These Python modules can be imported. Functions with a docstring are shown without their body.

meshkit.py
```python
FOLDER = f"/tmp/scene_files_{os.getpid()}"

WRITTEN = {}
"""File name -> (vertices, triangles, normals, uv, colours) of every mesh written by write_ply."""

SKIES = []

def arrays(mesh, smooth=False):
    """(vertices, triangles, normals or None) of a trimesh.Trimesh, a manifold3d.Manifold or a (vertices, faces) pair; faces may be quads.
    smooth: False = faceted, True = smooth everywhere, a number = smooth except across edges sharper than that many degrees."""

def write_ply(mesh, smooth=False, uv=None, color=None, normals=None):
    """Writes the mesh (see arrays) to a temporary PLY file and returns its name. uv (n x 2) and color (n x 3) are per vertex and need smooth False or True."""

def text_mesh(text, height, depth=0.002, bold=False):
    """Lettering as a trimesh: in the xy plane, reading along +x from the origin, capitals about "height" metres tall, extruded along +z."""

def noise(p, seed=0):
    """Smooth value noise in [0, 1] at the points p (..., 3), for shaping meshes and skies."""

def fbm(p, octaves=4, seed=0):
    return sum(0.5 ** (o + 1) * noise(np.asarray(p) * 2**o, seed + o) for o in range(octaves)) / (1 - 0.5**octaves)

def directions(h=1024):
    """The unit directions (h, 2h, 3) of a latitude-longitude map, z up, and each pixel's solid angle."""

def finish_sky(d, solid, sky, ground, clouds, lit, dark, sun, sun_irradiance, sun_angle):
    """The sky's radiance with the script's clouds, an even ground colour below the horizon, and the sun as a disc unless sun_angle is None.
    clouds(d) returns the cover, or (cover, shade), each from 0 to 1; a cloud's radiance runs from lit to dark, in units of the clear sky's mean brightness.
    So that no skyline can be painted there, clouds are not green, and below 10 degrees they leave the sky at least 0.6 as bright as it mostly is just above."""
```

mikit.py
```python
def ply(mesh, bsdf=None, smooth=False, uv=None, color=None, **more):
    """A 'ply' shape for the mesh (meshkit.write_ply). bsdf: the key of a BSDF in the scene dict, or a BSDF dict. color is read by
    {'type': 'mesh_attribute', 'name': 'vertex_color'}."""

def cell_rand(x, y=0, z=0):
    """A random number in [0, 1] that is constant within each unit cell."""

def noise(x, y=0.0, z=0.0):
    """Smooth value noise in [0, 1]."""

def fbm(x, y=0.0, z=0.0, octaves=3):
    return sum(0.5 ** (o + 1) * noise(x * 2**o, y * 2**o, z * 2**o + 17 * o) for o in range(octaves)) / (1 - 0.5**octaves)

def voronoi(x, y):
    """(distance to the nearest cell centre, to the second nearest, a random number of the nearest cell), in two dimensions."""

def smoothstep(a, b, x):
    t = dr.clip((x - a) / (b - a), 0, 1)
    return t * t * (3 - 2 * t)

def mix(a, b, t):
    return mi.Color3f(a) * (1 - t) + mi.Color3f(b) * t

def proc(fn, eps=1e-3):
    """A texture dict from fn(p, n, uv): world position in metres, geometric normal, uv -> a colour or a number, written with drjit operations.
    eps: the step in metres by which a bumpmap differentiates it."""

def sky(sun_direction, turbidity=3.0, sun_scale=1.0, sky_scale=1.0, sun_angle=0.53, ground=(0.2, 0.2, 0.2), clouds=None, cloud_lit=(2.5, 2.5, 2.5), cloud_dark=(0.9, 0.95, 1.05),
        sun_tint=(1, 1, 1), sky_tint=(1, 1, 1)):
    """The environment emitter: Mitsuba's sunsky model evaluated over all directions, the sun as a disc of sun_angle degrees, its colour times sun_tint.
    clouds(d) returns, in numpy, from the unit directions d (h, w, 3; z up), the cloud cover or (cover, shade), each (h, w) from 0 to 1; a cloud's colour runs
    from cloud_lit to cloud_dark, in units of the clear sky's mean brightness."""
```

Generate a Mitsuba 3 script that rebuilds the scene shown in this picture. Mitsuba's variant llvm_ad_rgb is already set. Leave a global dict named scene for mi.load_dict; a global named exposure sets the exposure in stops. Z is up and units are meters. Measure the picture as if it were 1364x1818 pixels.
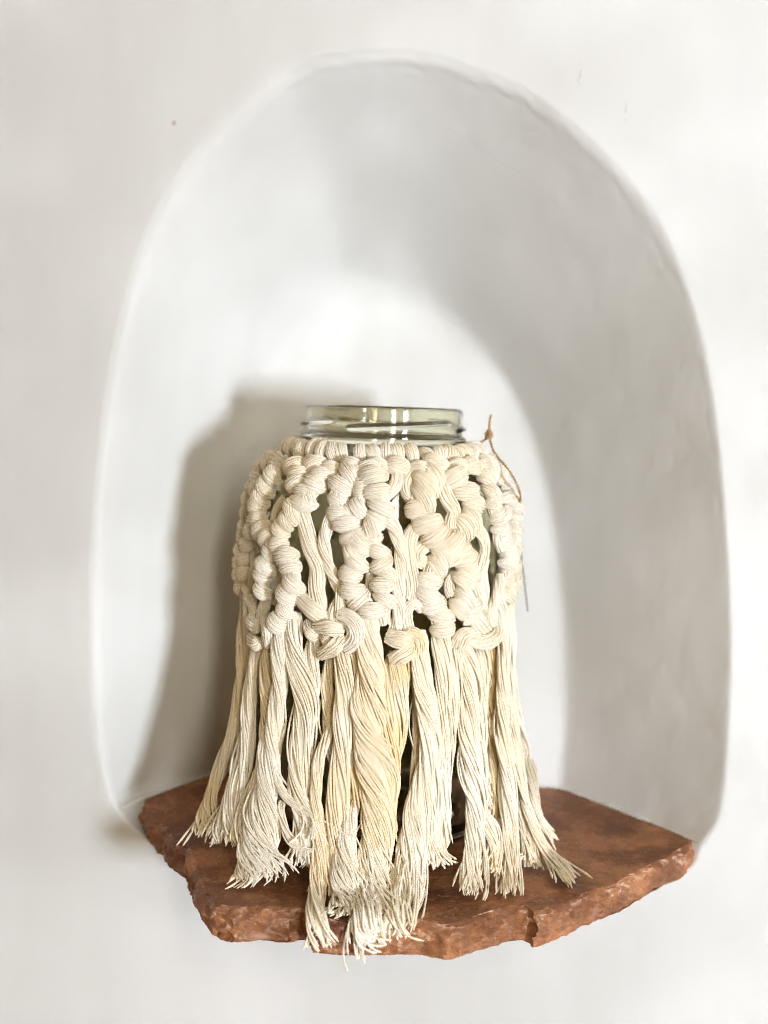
import math
import numpy as np
import drjit as dr
import mitsuba as mi
import trimesh, manifold3d, shapely
from shapely.geometry import Polygon
import mikit, meshkit
from mikit import proc, fbm, noise, smoothstep, mix

T = mi.ScalarTransform4f
scene, labels = {}, {}
rng = np.random.default_rng(7)

# ------------------------------------------------------------------ camera, light, exposure
EYE = np.array([0.002, -0.685, 0.25])
PITCH, ROLL, FOCAL = math.radians(4.69), math.radians(1.8), 2000.0     # focal length in pixels of a 1364 wide picture
FWD = np.array([0, math.cos(PITCH), -math.sin(PITCH)])
U0 = np.array([0, math.sin(PITCH), math.cos(PITCH)])
RIGHT = np.array([math.cos(ROLL), 0, 0]) + math.sin(ROLL) * U0
UP = np.array([-math.sin(ROLL), 0, 0]) + math.cos(ROLL) * U0
exposure = 2.72
scene['camera'] = {'type': 'thinlens', 'fov': math.degrees(2 * math.atan(682 / FOCAL)), 'fov_axis': 'x',
                   'aperture_radius': 0.0042, 'focus_distance': 0.60, 'near_clip': 0.02, 'far_clip': 50.0,
                   'to_world': T().look_at(origin=EYE.tolist(), target=(EYE + FWD).tolist(), up=UP.tolist())}


def window(name, az, el, dist, w, h, rgb):
    """A bright window across the room: a thin panel that shines towards the niche, in a plain frame."""
    az, el = math.radians(az), math.radians(el)
    d = np.array([math.sin(az) * math.cos(el), -math.cos(az) * math.cos(el), math.sin(el)])
    c = np.array([0, 0, 0.16]) + d * dist
    s = np.cross([0, 0, 1.0], d); s /= np.linalg.norm(s)
    u = np.cross(d, s)
    v = np.array([c - s * w / 2 - u * h / 2, c + s * w / 2 - u * h / 2, c + s * w / 2 + u * h / 2, c - s * w / 2 + u * h / 2])
    f = np.array([[0, 2, 1], [0, 3, 2]])
    scene[name + '__pane'] = mikit.ply(trimesh.Trimesh(v, f, process=False), 'window_frame_paint',
                                       emitter={'type': 'area', 'radiance': {'type': 'rgb', 'value': list(rgb)}})
    bars = []
    t = 0.04
    for (a, b, ww, hh) in ((0, h / 2 + t / 2, w + 2 * t, t), (0, -h / 2 - t / 2, w + 2 * t, t), (w / 2 + t / 2, 0, t, h), (-w / 2 - t / 2, 0, t, h)):
        m = trimesh.creation.box([ww, hh, 0.05])
        M = np.eye(4); M[:3, 0], M[:3, 1], M[:3, 2], M[:3, 3] = s, u, d, c + s * a + u * b
        m.apply_transform(M); bars.append(m)
    scene[name + '__frame'] = mikit.ply(trimesh.util.concatenate(bars), 'window_frame_paint')


scene['window_frame_paint'] = {'type': 'twosided', 'bsdf': {'type': 'diffuse', 'reflectance': {'type': 'rgb', 'value': [0.6, 0.6, 0.58]}}}
window('window', 31, -2.2, 2.4, 0.24, 0.32, (33.0, 36.0, 40.5))
window('window_001', 14, 15, 2.6, 0.27, 1.40, (3.5, 3.2, 2.7))
labels['window'] = {'label': 'bright right-hand window behind the viewer, mirrored in the jar neck', 'category': 'window'}
labels['window_001'] = {'label': 'dimmer window straight behind the viewer, mirrored in the jar neck', 'category': 'window'}
scene['room_light'] = {'type': 'constant', 'radiance': {'type': 'rgb', 'value': [0.035, 0.0230, 0.0105]}}


# ------------------------------------------------------------------ helpers
def ray(px, py):
    d = FWD * FOCAL + RIGHT * (px - 682.0) - UP * (py - 909.0)
    return d / np.linalg.norm(d)


def on_plane_z(px, py, z=0.0):
    d = ray(px, py)
    return EYE + d * (z - EYE[2]) / d[2]


def on_front(px, py, fn):
    """The point of the pixel's ray on the surface y = fn(x, z)."""
    d = ray(px, py)
    lo, hi = 0.3, 1.4
    for _ in range(50):
        m = (lo + hi) / 2
        p = EYE + d * m
        if p[1] < fn(p[0], p[2]):
            lo = m
        else:
            hi = m
    return EYE + d * lo


def spline(pts, n, closed=False):
    """Resample a polyline smoothly to n points, even in arc length."""
    p = np.asarray(pts, float)
    if closed:
        p = np.vstack([p, p[:1]])
    s = np.r_[0, np.cumsum(np.linalg.norm(np.diff(p, axis=0), axis=1))]
    from scipy.interpolate import PchipInterpolator, CubicSpline
    if closed:
        f = CubicSpline(s, p, bc_type='periodic')
    elif len(p) > 2:
        f = CubicSpline(s, p, bc_type='natural')
    else:
        f = PchipInterpolator(s, p)
    d = f(np.linspace(0, s[-1], max(8 * len(p), 400)))
    q = np.r_[0, np.cumsum(np.linalg.norm(np.diff(d, axis=0), axis=1))]
    t = np.linspace(0, q[-1], n)
    return np.stack([np.interp(t, q, d[:, k]) for k in range(p.shape[1])], 1)


def unit(v):
    return v / (np.linalg.norm(v, axis=-1, keepdims=True) + 1e-12)


def tubes(P, R, sides=5):
    """P (N, M, 3) lines and R (N, M) radii as one (vertices, faces): N thin tubes with closed tips."""
    N, M, _ = P.shape
    t = unit(np.gradient(P, axis=1))
    ref = np.array([0.31, 0.87, 0.39])
    a = unit(np.cross(t, ref))
    b = np.cross(t, a)
    ang = np.arange(sides) * 2 * np.pi / sides
    v = P[:, :, None] + R[:, :, None, None] * (np.cos(ang)[:, None] * a[:, :, None] + np.sin(ang)[:, None] * b[:, :, None])
    i, j, k = np.meshgrid(np.arange(N), np.arange(M - 1), np.arange(sides), indexing='ij')
    base = i * M * sides
    k2 = (k + 1) % sides
    q = np.stack([base + j * sides + k, base + j * sides + k2, base + (j + 1) * sides + k2, base + (j + 1) * sides + k], -1).reshape(-1, 4)
    return v.reshape(-1, 3), np.vstack([q[:, [0, 1, 2]], q[:, [0, 2, 3]]])


def join(parts):
    vs, fs, at = [], [], 0
    for v, f in parts:
        vs.append(v); fs.append(f + at); at += len(v)
    return np.vstack(vs), np.vstack(fs)


def put(key, vf, bsdf, smooth=True):
    scene[key] = mikit.ply(trimesh.Trimesh(vf[0], vf[1], process=False), bsdf, smooth=smooth)


COUNT = {}


def numbered(name):
    n = COUNT.get(name, 0)
    COUNT[name] = n + 1
    return name if n == 0 else f'{name}_{n:03d}'


# ------------------------------------------------------------------ materials
MARKS = [(0.1051, 0.4472, 0.0060, 0.0012), (0.1322, 0.4290, 0.0045, 0.0007)]


def plaster_colour(p, n, uv):
    big = fbm(p.x * 9, p.y * 9, p.z * 9, 3)
    streak = fbm(p.x * 60 + 3, p.y * 60, p.z * 7, 3)
    c = mix((0.570, 0.573, 0.553), (0.650, 0.656, 0.645), smoothstep(0.3, 0.7, big))
    c = c * (0.965 + 0.07 * streak)
    dx, dz = p.x + 0.1282, p.z - 0.4192
    spot = 1 - smoothstep(0.0009, 0.0020, dr.sqrt(dx * dx + dz * dz))
    mark = mi.Float(0)
    for (x, z, h, w) in MARKS:
        ux, uz = (p.x - x) / w, (p.z - z) / h
        mark = dr.maximum(mark, dr.exp(-(ux * ux + uz * uz)) * smoothstep(0.42, 0.6, fbm(p.x * 900, p.y * 900, p.z * 420, 2)))
    c = c * (1 - 0.16 * mark)
    hx = p.z - 0.4135 + 0.55 * (p.x - 0.055) + 0.0012 * (noise(p.x * 140, 3, 0) - 0.5)
    hair = (1 - smoothstep(0.0, 0.0005, dr.abs(hx))) * smoothstep(0.02, 0.03, p.x) * (1 - smoothstep(0.075, 0.085, p.x)) * smoothstep(0.35, 0.6, noise(p.x * 260, 7, 1))
    c = c * (1 - 0.07 * hair)
    return c * (1 - 0.36 * spot * mi.Color3f(0.7, 0.9, 1.0))


def plaster_bump(p, n, uv):
    fine = fbm(p.x * 700, p.y * 700, p.z * 700, 2) * 0.25
    grit = fbm(p.x * 260, p.y * 260, p.z * 200, 2)
    streak = fbm(p.x * 170, p.y * 170, p.z * 16 + 4, 3) * 0.6
    inside = smoothstep(0.003, 0.012, p.y + 0.0085 + 0.070 * p.x)
    return (fine + grit * 0.55) * (1 - 0.75 * inside) + streak * (0.1 + 0.25 * inside)


scene['plaster'] = {'type': 'twosided', 'bsdf': {'type': 'bumpmap', 'arbitrary': proc(plaster_bump, 5e-4), 'scale': 0.00055,
                    'bsdf': {'type': 'principled', 'base_color': proc(plaster_colour), 'roughness': 0.62, 'specular': 0.3}}}


def clay_colour(p, n, uv):
    m = fbm(p.x * 45, p.y * 45, p.z * 45, 4)
    s = fbm(p.x * 300, p.y * 300, p.z * 300, 3)
    c = mix((0.180, 0.069, 0.028), (0.380, 0.166, 0.072), smoothstep(0.32, 0.7, m * 0.75 + s * 0.25))
    c = mix(c, (0.33, 0.15, 0.085), smoothstep(0.62, 0.78, fbm(p.x * 90 + 5, p.y * 90, p.z * 90, 3)) * 0.45)
    dark = smoothstep(0.60, 0.74, fbm(p.x * 28 + 9, p.y * 28, p.z * 28, 3))
    c = mix(c, (0.12, 0.043, 0.025), dark * 0.65)
    side = 1 - smoothstep(0.45, 0.8, n.z)
    vein = 0.5 * fbm(p.x * 70 + 31, p.y * 70, p.z * 150, 4) + 0.5 * fbm(p.x * 420 + 31, p.y * 420, p.z * 520, 3)
    crust = smoothstep(0.55, 0.66, vein) * side * smoothstep(0.48, 0.64, fbm(p.x * 33 + 13, p.y * 33, p.z * 60, 2))
    line = (1 - smoothstep(0.0, 0.022, dr.abs(fbm(p.x * 34 + 2, p.y * 34, p.z * 60 + p.x * 18, 3) - 0.5))) * (0.25 + 0.75 * side) * smoothstep(0.45, 0.6, fbm(p.x * 22, p.y * 22 + 7, p.z * 22, 2))
    c = mix(c, (0.54, 0.37, 0.27), crust * 0.75)
    wear = smoothstep(0.48, 0.62, fbm(p.x * 190, p.y * 190, p.z * 190 + 3, 3)) * (1 - smoothstep(0.0008, 0.0040, -p.z)) * smoothstep(0.04, 0.5, 1 - n.z)
    c = mix(c, (0.56, 0.35, 0.24), wear * 0.8)
    pit = smoothstep(0.66, 0.72, fbm(p.x * 800, p.y * 800, p.z * 800, 2))
    c = c * (1 - 0.25 * pit)
    dust = smoothstep(0.70, 0.76, fbm(p.x * 620 + 50, p.y * 620, p.z * 620, 2))
    c = mix(c, (0.6, 0.45, 0.35), dust * 0.16)
    return mix(c, (0.55, 0.38, 0.28), line * 0.3)


def clay_bump(p, n, uv):
    return fbm(p.x * 420, p.y * 420, p.z * 420, 3) + 0.6 * fbm(p.x * 120, p.y * 120, p.z * 120, 2)


scene['terracotta'] = {'type': 'twosided', 'bsdf': {'type': 'bumpmap', 'arbitrary': proc(clay_bump, 5e-4), 'scale': 0.0007,
                       'bsdf': {'type': 'principled', 'base_color': proc(clay_colour), 'roughness': 0.58, 'specular': 0.4}}}


def cotton(yellow, seed):
    def fn(p, n, uv):
        a = fbm(p.x * 38 + seed, p.y * 38, p.z * 20, 3)
        b = fbm(p.x * 500, p.y * 500, p.z * 160 + seed, 2)
        c = mix((0.89, 0.845, 0.74), (0.88, 0.81, 0.65), smoothstep(0.38, 0.7, a))
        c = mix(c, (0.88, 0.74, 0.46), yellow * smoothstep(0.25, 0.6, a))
        return c * (0.92 + 0.13 * b)
    return {'type': 'principledthin', 'base_color': proc(fn), 'roughness': 0.8, 'diff_trans': 0.40, 'sheen': 0.3}


scene['cotton'] = cotton(0.05, 0)
scene['cotton_cream'] = cotton(0.45, 5)
scene['cotton_aged_shade'] = cotton(1.0, 11)  # yellowed yarn; also paints the warm shade on the cover's far side
scene['jar_glass'] = {'type': 'dielectric', 'int_ior': 1.5, 'ext_ior': 1.0, 'specular_transmittance': {'type': 'rgb', 'value': [0.945, 0.94, 0.85]}}
scene['glass'] = {'type': 'dielectric', 'int_ior': 1.5, 'ext_ior': 1.0, 'specular_transmittance': {'type': 'rgb', 'value': [0.985, 0.985, 0.95]}}
scene['jute'] = {'type': 'twosided', 'bsdf': {'type': 'principled', 'roughness': 0.8, 'specular': 0.2,
                 'base_color': proc(lambda p, n, uv: mix((0.30, 0.17, 0.06), (0.47, 0.31, 0.14), noise(p.x * 900, p.y * 900, p.z * 900)))}}
scene['kraft_card'] = {'type': 'twosided', 'bsdf': {'type': 'principled', 'base_color': {'type': 'rgb', 'value': [0.13, 0.085, 0.06]}, 'roughness': 0.7}}


# ------------------------------------------------------------------ the wall with its niche
def y_wall(x, z):
    return -0.0085 - 0.070 * x + 1.0 * np.square(np.minimum(x + 0.115, 0)) / (1 + np.square(np.minimum(x + 0.115, 0) / 0.16)) - 0.06 * np.maximum(z - 0.25, 0)


def y_back(x, z):
    return 0.090 - 0.115 * x + 0.28 * 0.03 * np.logaddexp(0, (z - 0.21) / 0.03)


OUT = [(262, 1490), (216, 1446), (193, 1392), (181, 1310), (174, 1200), (173, 1080), (177, 950), (190, 800), (207, 680), (232, 560), (265, 450),
       (310, 362), (362, 286), (428, 211), (494, 150), (551, 114), (620, 100), (690, 97), (770, 105), (850, 130), (930, 165), (1010, 220), (1080, 285),
       (1140, 355), (1190, 440), (1225, 530), (1250, 620), (1268, 720), (1280, 830), (1290, 950), (1297, 1080), (1297, 1200), (1292, 1320), (1284, 1410),
       (1268, 1470), (1242, 1509), (1200, 1552), (1000, 1556), (740, 1534), (500, 1515), (320, 1502)]
BACK = [(430, 1426), (428, 1406), (428, 1370), (430, 1300), (433, 1220), (437, 1130), (442, 1040), (449, 950), (458, 870), (470, 800),
        (484, 740), (502, 695), (527, 655), (556, 622), (590, 590), (625, 560), (680, 551), (735, 549), (775, 560), (810, 580), (845, 612), (878, 650), (905, 690),
        (928, 735), (948, 785), (964, 840), (976, 895), (985, 950), (993, 1020), (999, 1090), (1003, 1160), (1004, 1230), (1002, 1300), (997, 1370),
        (992, 1420), (988, 1450), (975, 1466), (850, 1456), (700, 1446), (600, 1437), (470, 1428)]
NU = 640


def loop(pts, counts=None):
    """Closed loop with matching parameters: linear in the listed points, smoothed."""
    from scipy.interpolate import CubicSpline
    p = np.asarray(pts + pts[:1], float)
    s = np.arange(len(p), dtype=float)
    f = CubicSpline(s, p, bc_type='periodic')
    return f


fo, fb = loop(OUT), loop(BACK)
ss = np.linspace(0, len(OUT), 6000)
dense = fo(ss)
q = np.r_[0, np.cumsum(np.linalg.norm(np.diff(dense, axis=0), axis=1))]
su = np.interp(np.linspace(0, q[-1], NU, endpoint=False), q, ss)
Fp = np.array([on_front(x, y, y_wall) for x, y in fo(su)])
Bp = np.array([on_front(x, y, y_back) for x, y in fb(su)])
# roundness of the side's profile along the loop, by listed point: left side bellied, right side straight
karr = np.interp(su, [0, 2, 5, 9, 12, 15, 18, 21, 25, 34, 36, 40, 41], [0.1, 0.12, 0.05, 0.0, 0.0, 0.0, 0.03, 0.04, 0.03, 0.03, 0.0, 0.0, 0.1])
lip = np.interp(su, [0, 3, 8, 12, 15, 18, 22, 26, 34, 36, 41], [1.5, 4.5, 6.0, 6.0, 3.5, 1.5, 1.1, 1.2, 1.2, 1.0, 1.5])
cor = np.interp(su, [0, 3, 8, 12, 15, 18, 22, 26, 34, 36, 41], [6, 16, 16, 15, 11, 4.5, 1.6, 2.2, 2.0, 1.5, 4])
cF = np.array([0.01, 0, 0.14]); cB = np.array([0.0, 0, 0.10])
outs = np.r_[np.geomspace(9.0, 0.16, 30), np.linspace(0.15, 0.004, 44)]
rows, tag = [], []
for s in outs:
    p = Fp + (Fp - cF) * s
    p[:, 1] = y_wall(p[:, 0], p[:, 2])
    rows.append(p); tag.append(0)
NV = 84
for v in np.linspace(0, 1, NV):
    a = (1 - karr) * v + karr * (1 - np.cos(v * np.pi / 2))
    b = (1 - karr) * v + karr * np.sin(v * np.pi / 2)
    p = Fp.copy()
    p[:, 0] = Fp[:, 0] + (Bp[:, 0] - Fp[:, 0]) * a
    p[:, 2] = Fp[:, 2] + (Bp[:, 2] - Fp[:, 2]) * a
    p[:, 1] = Fp[:, 1] + (Bp[:, 1] - Fp[:, 1]) * b
    rows.append(p); tag.append(1)
for w in np.r_[np.linspace(0.02, 0.4, 24), np.linspace(0.45, 0.98, 10)]:
    p = Bp * (1 - w) + cB * w
    p[:, 1] = y_back(p[:, 0], p[:, 2])
    rows.append(p); tag.append(2)
W = np.array(rows)                                        # rings x loop x 3
from scipy.ndimage import gaussian_filter1d
iF, iB = len(outs), len(outs) + NV


def soften(W, i, sig, reach):
    """Rounds the edge at ring i with a strength that varies round the loop."""
    levels = [0, 1.5, 3, 5, 8, 12, 16]
    st = [W if s == 0 else gaussian_filter1d(W, s, axis=0, mode='nearest') for s in levels]
    fall = np.clip(1.3 - np.abs(np.arange(len(W)) - i) / reach, 0, 1)[:, None]
    lev = np.interp(sig[None, :] * fall, levels, np.arange(len(levels)))
    lo = np.floor(lev).astype(int); hi = np.minimum(lo + 1, len(levels) - 1); t = (lev - lo)[..., None]
    S = np.array(st)
    I, J = np.indices(lo.shape)
    return S[lo, I, J] * (1 - t) + S[hi, I, J] * t


W = soften(W, iB, cor, 34)
W = soften(W, iF, lip, 24)
# hand-trowelled unevenness, along each vertex normal
gu = np.roll(W, -1, 1) - np.roll(W, 1, 1)
gv = np.gradient(W, axis=0)
nrm = unit(np.cross(gu, gv))
nrm = gaussian_filter1d(nrm, 2, axis=0)
amp = 0.0022 * (meshkit.fbm(W * 14 + 3, 3, 1) - 0.5) + 0.0011 * (meshkit.fbm(W * np.array([40, 40, 26.0]), 3, 4) - 0.5) + 0.00022 * (meshkit.fbm(W * 260, 2, 9) - 0.5)
# a shallow lip of plaster dragged along the top of the opening
ring = np.arange(len(W))[:, None]
topw = np.clip(np.interp(su, [13.4, 14.5, 17.0, 19, 24, 25], [0, 1, 1, 0.8, 0.35, 0]), 0, 1)[None]
wob = 1.6 * meshkit.noise(np.stack([su * 3.1, su * 0, su * 0], -1), 3)[None]
amp = amp - 0.0004 * topw * np.exp(-((ring - iF - 1.2 - wob) / 1.0) ** 2) + 0.0007 * topw * np.exp(-((ring - iF + 1.6 - wob) / 1.4) ** 2)
crk = np.clip((meshkit.noise(np.stack([su * 2.2, su * 0, su * 0], -1), 11) - 0.35) * 4, 0, 1)[None] * np.clip(np.interp(su, [13.0, 14.5, 18.0, 24, 27, 33], [0, 1, 1, 0.6, 0.5, 0]), 0, 1)[None]
amp = amp + 0.00035 * crk * np.exp(-((ring - iF - 2.4 - 1.2 * wob) / 0.8) ** 2)
W = W + nrm * amp[..., None]
nr = len(W)
i, j = np.meshgrid(np.arange(nr - 1), np.arange(NU), indexing='ij')
j2 = (j + 1) % NU
quads = np.stack([i * NU + j, (i + 1) * NU + j, (i + 1) * NU + j2, i * NU + j2], -1).reshape(-1, 4)
WV = np.vstack([W.reshape(-1, 3), W[-1].mean(0)])
WF = np.vstack([quads[:, [0, 1, 2]], quads[:, [0, 2, 3]], np.stack([np.full(NU, 0) + (nr - 1) * NU + np.arange(NU), np.full(NU, len(WV) - 1), (nr - 1) * NU + (np.arange(NU) + 1) % NU], 1)])
put('wall', (WV, WF), 'plaster')
labels['wall'] = {'label': 'white hand plastered wall with a deep arched niche', 'category': 'wall', 'kind': 'structure'}

# ------------------------------------------------------------------ the broken terracotta shelf
TOP = [(241, 1401), (252, 1438), (268, 1462), (284, 1470), (296, 1492), (326, 1511), (334, 1532), (341, 1552), (349, 1578), (364, 1596), (381, 1609), (402, 1615), (440, 1617),
       (475, 1615), (510, 1617), (537, 1614), (548, 1622), (554, 1636), (575, 1638), (640, 1640), (700, 1638), (752, 1640), (797, 1647), (822, 1642), (845, 1634), (881, 1624), (915, 1615), (940, 1614),
       (952, 1619), (957, 1624), (966, 1623), (980, 1617), (1006, 1609), (1030, 1597), (1055, 1588), (1103, 1573), (1130, 1557), (1156, 1541), (1190, 1525), (1219, 1511)]
top = np.array([on_plane_z(x, y)[:2] for x, y in TOP])
poly = np.vstack([top, [[0.205, -0.012], [0.205, 0.12], [-0.185, 0.12], [-0.185, 0.062]]])
THICK = 0.0185
slab = manifold3d.CrossSection([poly[::1] if Polygon(poly).exterior.is_ccw else poly[::-1]]).extrude(THICK).translate([0, 0, -THICK])
slab = slab.refine_to_length(0.0015).to_mesh()
V = np.array(slab.vert_properties[:, :3], float); Fc = np.array(slab.tri_verts)
bd = Polygon(poly).exterior
pts = shapely.points(V[:, :2])
dist = shapely.distance(bd, pts)
# outward direction at the rim
near = np.array([(g.x, g.y) for g in shapely.line_interpolate_point(bd, shapely.line_locate_point(bd, pts))])
cen = np.array([0.0, 0.02])
outw = unit(V[:, :2] - cen)
side = np.clip(1 - dist / 0.0045, 0, 1)
depth = -V[:, 2] / THICK
frac = meshkit.fbm(np.c_[V[:, 0] * 130, V[:, 1] * 130, V[:, 2] * 190], 4, 5) - 0.5
coarse = meshkit.fbm(np.c_[V[:, 0] * 45, V[:, 1] * 45, V[:, 2] * 75], 3, 8) - 0.5
facets = np.round((meshkit.fbm(np.c_[V[:, 0] * 60 + V[:, 2] * 30, V[:, 1] * 60, V[:, 2] * 60], 2, 12)) * 5) / 5 - 0.5
strata = meshkit.noise(np.c_[V[:, 0] * 25, V[:, 1] * 25, V[:, 2] * 420 + 3 * coarse], 31) - 0.5
ridge = np.abs(meshkit.fbm(np.c_[V[:, 0] * 110, V[:, 1] * 110, V[:, 2] * 140], 3, 41) - 0.5)
push = side * (0.0034 * strata - 0.009 * ridge + 0.0016 + 0.0055 * frac + 0.0035 * coarse + 0.0035 * facets - 0.0035 - 0.0012 * np.clip(1 - depth * 6, 0, 1) + 0.003 * np.sin(np.pi * np.clip(depth, 0, 1)) - 0.002 * depth)
V[:, :2] += outw * push[:, None]
V[:, 2] += np.where(depth < 0.02, 0.0011 * (meshkit.fbm(V * 32, 3, 2) - 0.5) + 0.0006 * (meshkit.fbm(V * 150, 3, 6) - 0.5) - 0.0006 * side ** 2 * (0.4 + 1.5 * (coarse + 0.5)), 0)
V[:, 2] += np.where(depth > 0.98, 0.004 * coarse + 0.0025 * facets, 0)
put('terracotta_shelf', (V, Fc), 'terracotta', smooth=24)
labels['terracotta_shelf'] = {'label': 'broken red terracotta slab set as a shelf at the foot of the white niche', 'category': 'shelf'}

seg = trimesh.intersections.mesh_plane(trimesh.Trimesh(WV, WF, process=False), [0, 0, 1.0], [0, 0, 0.0006]).mean(axis=1)
seg = seg[(np.abs(seg[:, 0]) < 0.20) & (seg[:, 1] > y_wall(seg[:, 0], 0) + 0.002)]
seg = seg[np.argsort(np.arctan2(seg[:, 0], seg[:, 1] + 0.02))]
half = len(seg) // 2
for part in (seg[:half], seg[half - 2:]):
    q = np.r_[0, np.cumsum(np.linalg.norm(np.diff(part, axis=0), axis=1))]
    u = np.linspace(0, q[-1], 300)
    P = np.stack([gaussian_filter1d(np.interp(u, q, part[:, k]), 2, mode='nearest') for k in range(3)], 1)
    R = 0.0010 + 0.0034 * (meshkit.fbm(np.c_[P[:, :2] * 38, P[:, 2]], 3, 17) - 0.40).clip(0, 0.4)
    v, f = tubes(P[None], R[None], 9)
    v = v + 0.0006 * (meshkit.fbm(v * 420, 3, 19) - 0.5)[:, None]
    put(numbered('wall__plaster_seam'), (v, f), 'plaster')


# ------------------------------------------------------------------ the glass jar
def lathe(prof, n, fn=None):
    prof = np.asarray(prof, float)
    th = np.arange(n) * 2 * np.pi / n
    r = prof[:, 0][:, None] + np.zeros(n)
    z = prof[:, 1][:, None] + np.zeros(n)
    if fn is not None:
        r = r + fn(th[None, :], z, r)
    v = np.stack([r * np.cos(th), r * np.sin(th), z], -1)
    i, j = np.meshgrid(np.arange(len(prof) - 1), np.arange(n), indexing='ij')
    j2 = (j + 1) % n
    q = np.stack([i * n + j, i * n + j2, (i + 1) * n + j2, (i + 1) * n + j], -1).reshape(-1, 4)
    return v.reshape(-1, 3), np.vstack([q[:, [0, 1, 2]], q[:, [0, 2, 3]]])


GL = 0.0012                                                    # the jar stands on the slab's uneven top
outer_pts = [(0.0005, 0.004), (0.030, 0.0035), (0.052, 0.002), (0.058, 0.0), (0.064, 0.002), (0.0705, 0.009), (0.0735, 0.018), (0.0745, 0.03), (0.0745, 0.08), (0.0745, 0.13), (0.0745, 0.165), (0.0735, 0.190),
             (0.0712, 0.206), (0.067, 0.2165), (0.0605, 0.2245), (0.054, 0.2295), (0.0495, 0.2325), (0.0482, 0.2345)]
neck_pts = [(0.0482, 0.2345), (0.0492, 0.2352), (0.0502, 0.2368), (0.0504, 0.2380), (0.0497, 0.2394), (0.0484, 0.2402), (0.0481, 0.2415), (0.0481, 0.2450), (0.0481, 0.2500), (0.0480, 0.2540), (0.0476, 0.2556), (0.0468, 0.2563), (0.0458, 0.2560), (0.0452, 0.2550)]
inner_pts = [(0.0452, 0.2550), (0.0450, 0.2480), (0.0451, 0.2360), (0.0462, 0.2300), (0.051, 0.2265), (0.0575, 0.2213), (0.0638, 0.2138), (0.068, 0.2045), (0.0702, 0.189), (0.0712, 0.165), (0.0712, 0.13), (0.0712, 0.08), (0.0712, 0.03), (0.0702, 0.02), (0.066, 0.0125), (0.056, 0.0085), (0.03, 0.0085), (0.0005, 0.009)]


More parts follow.
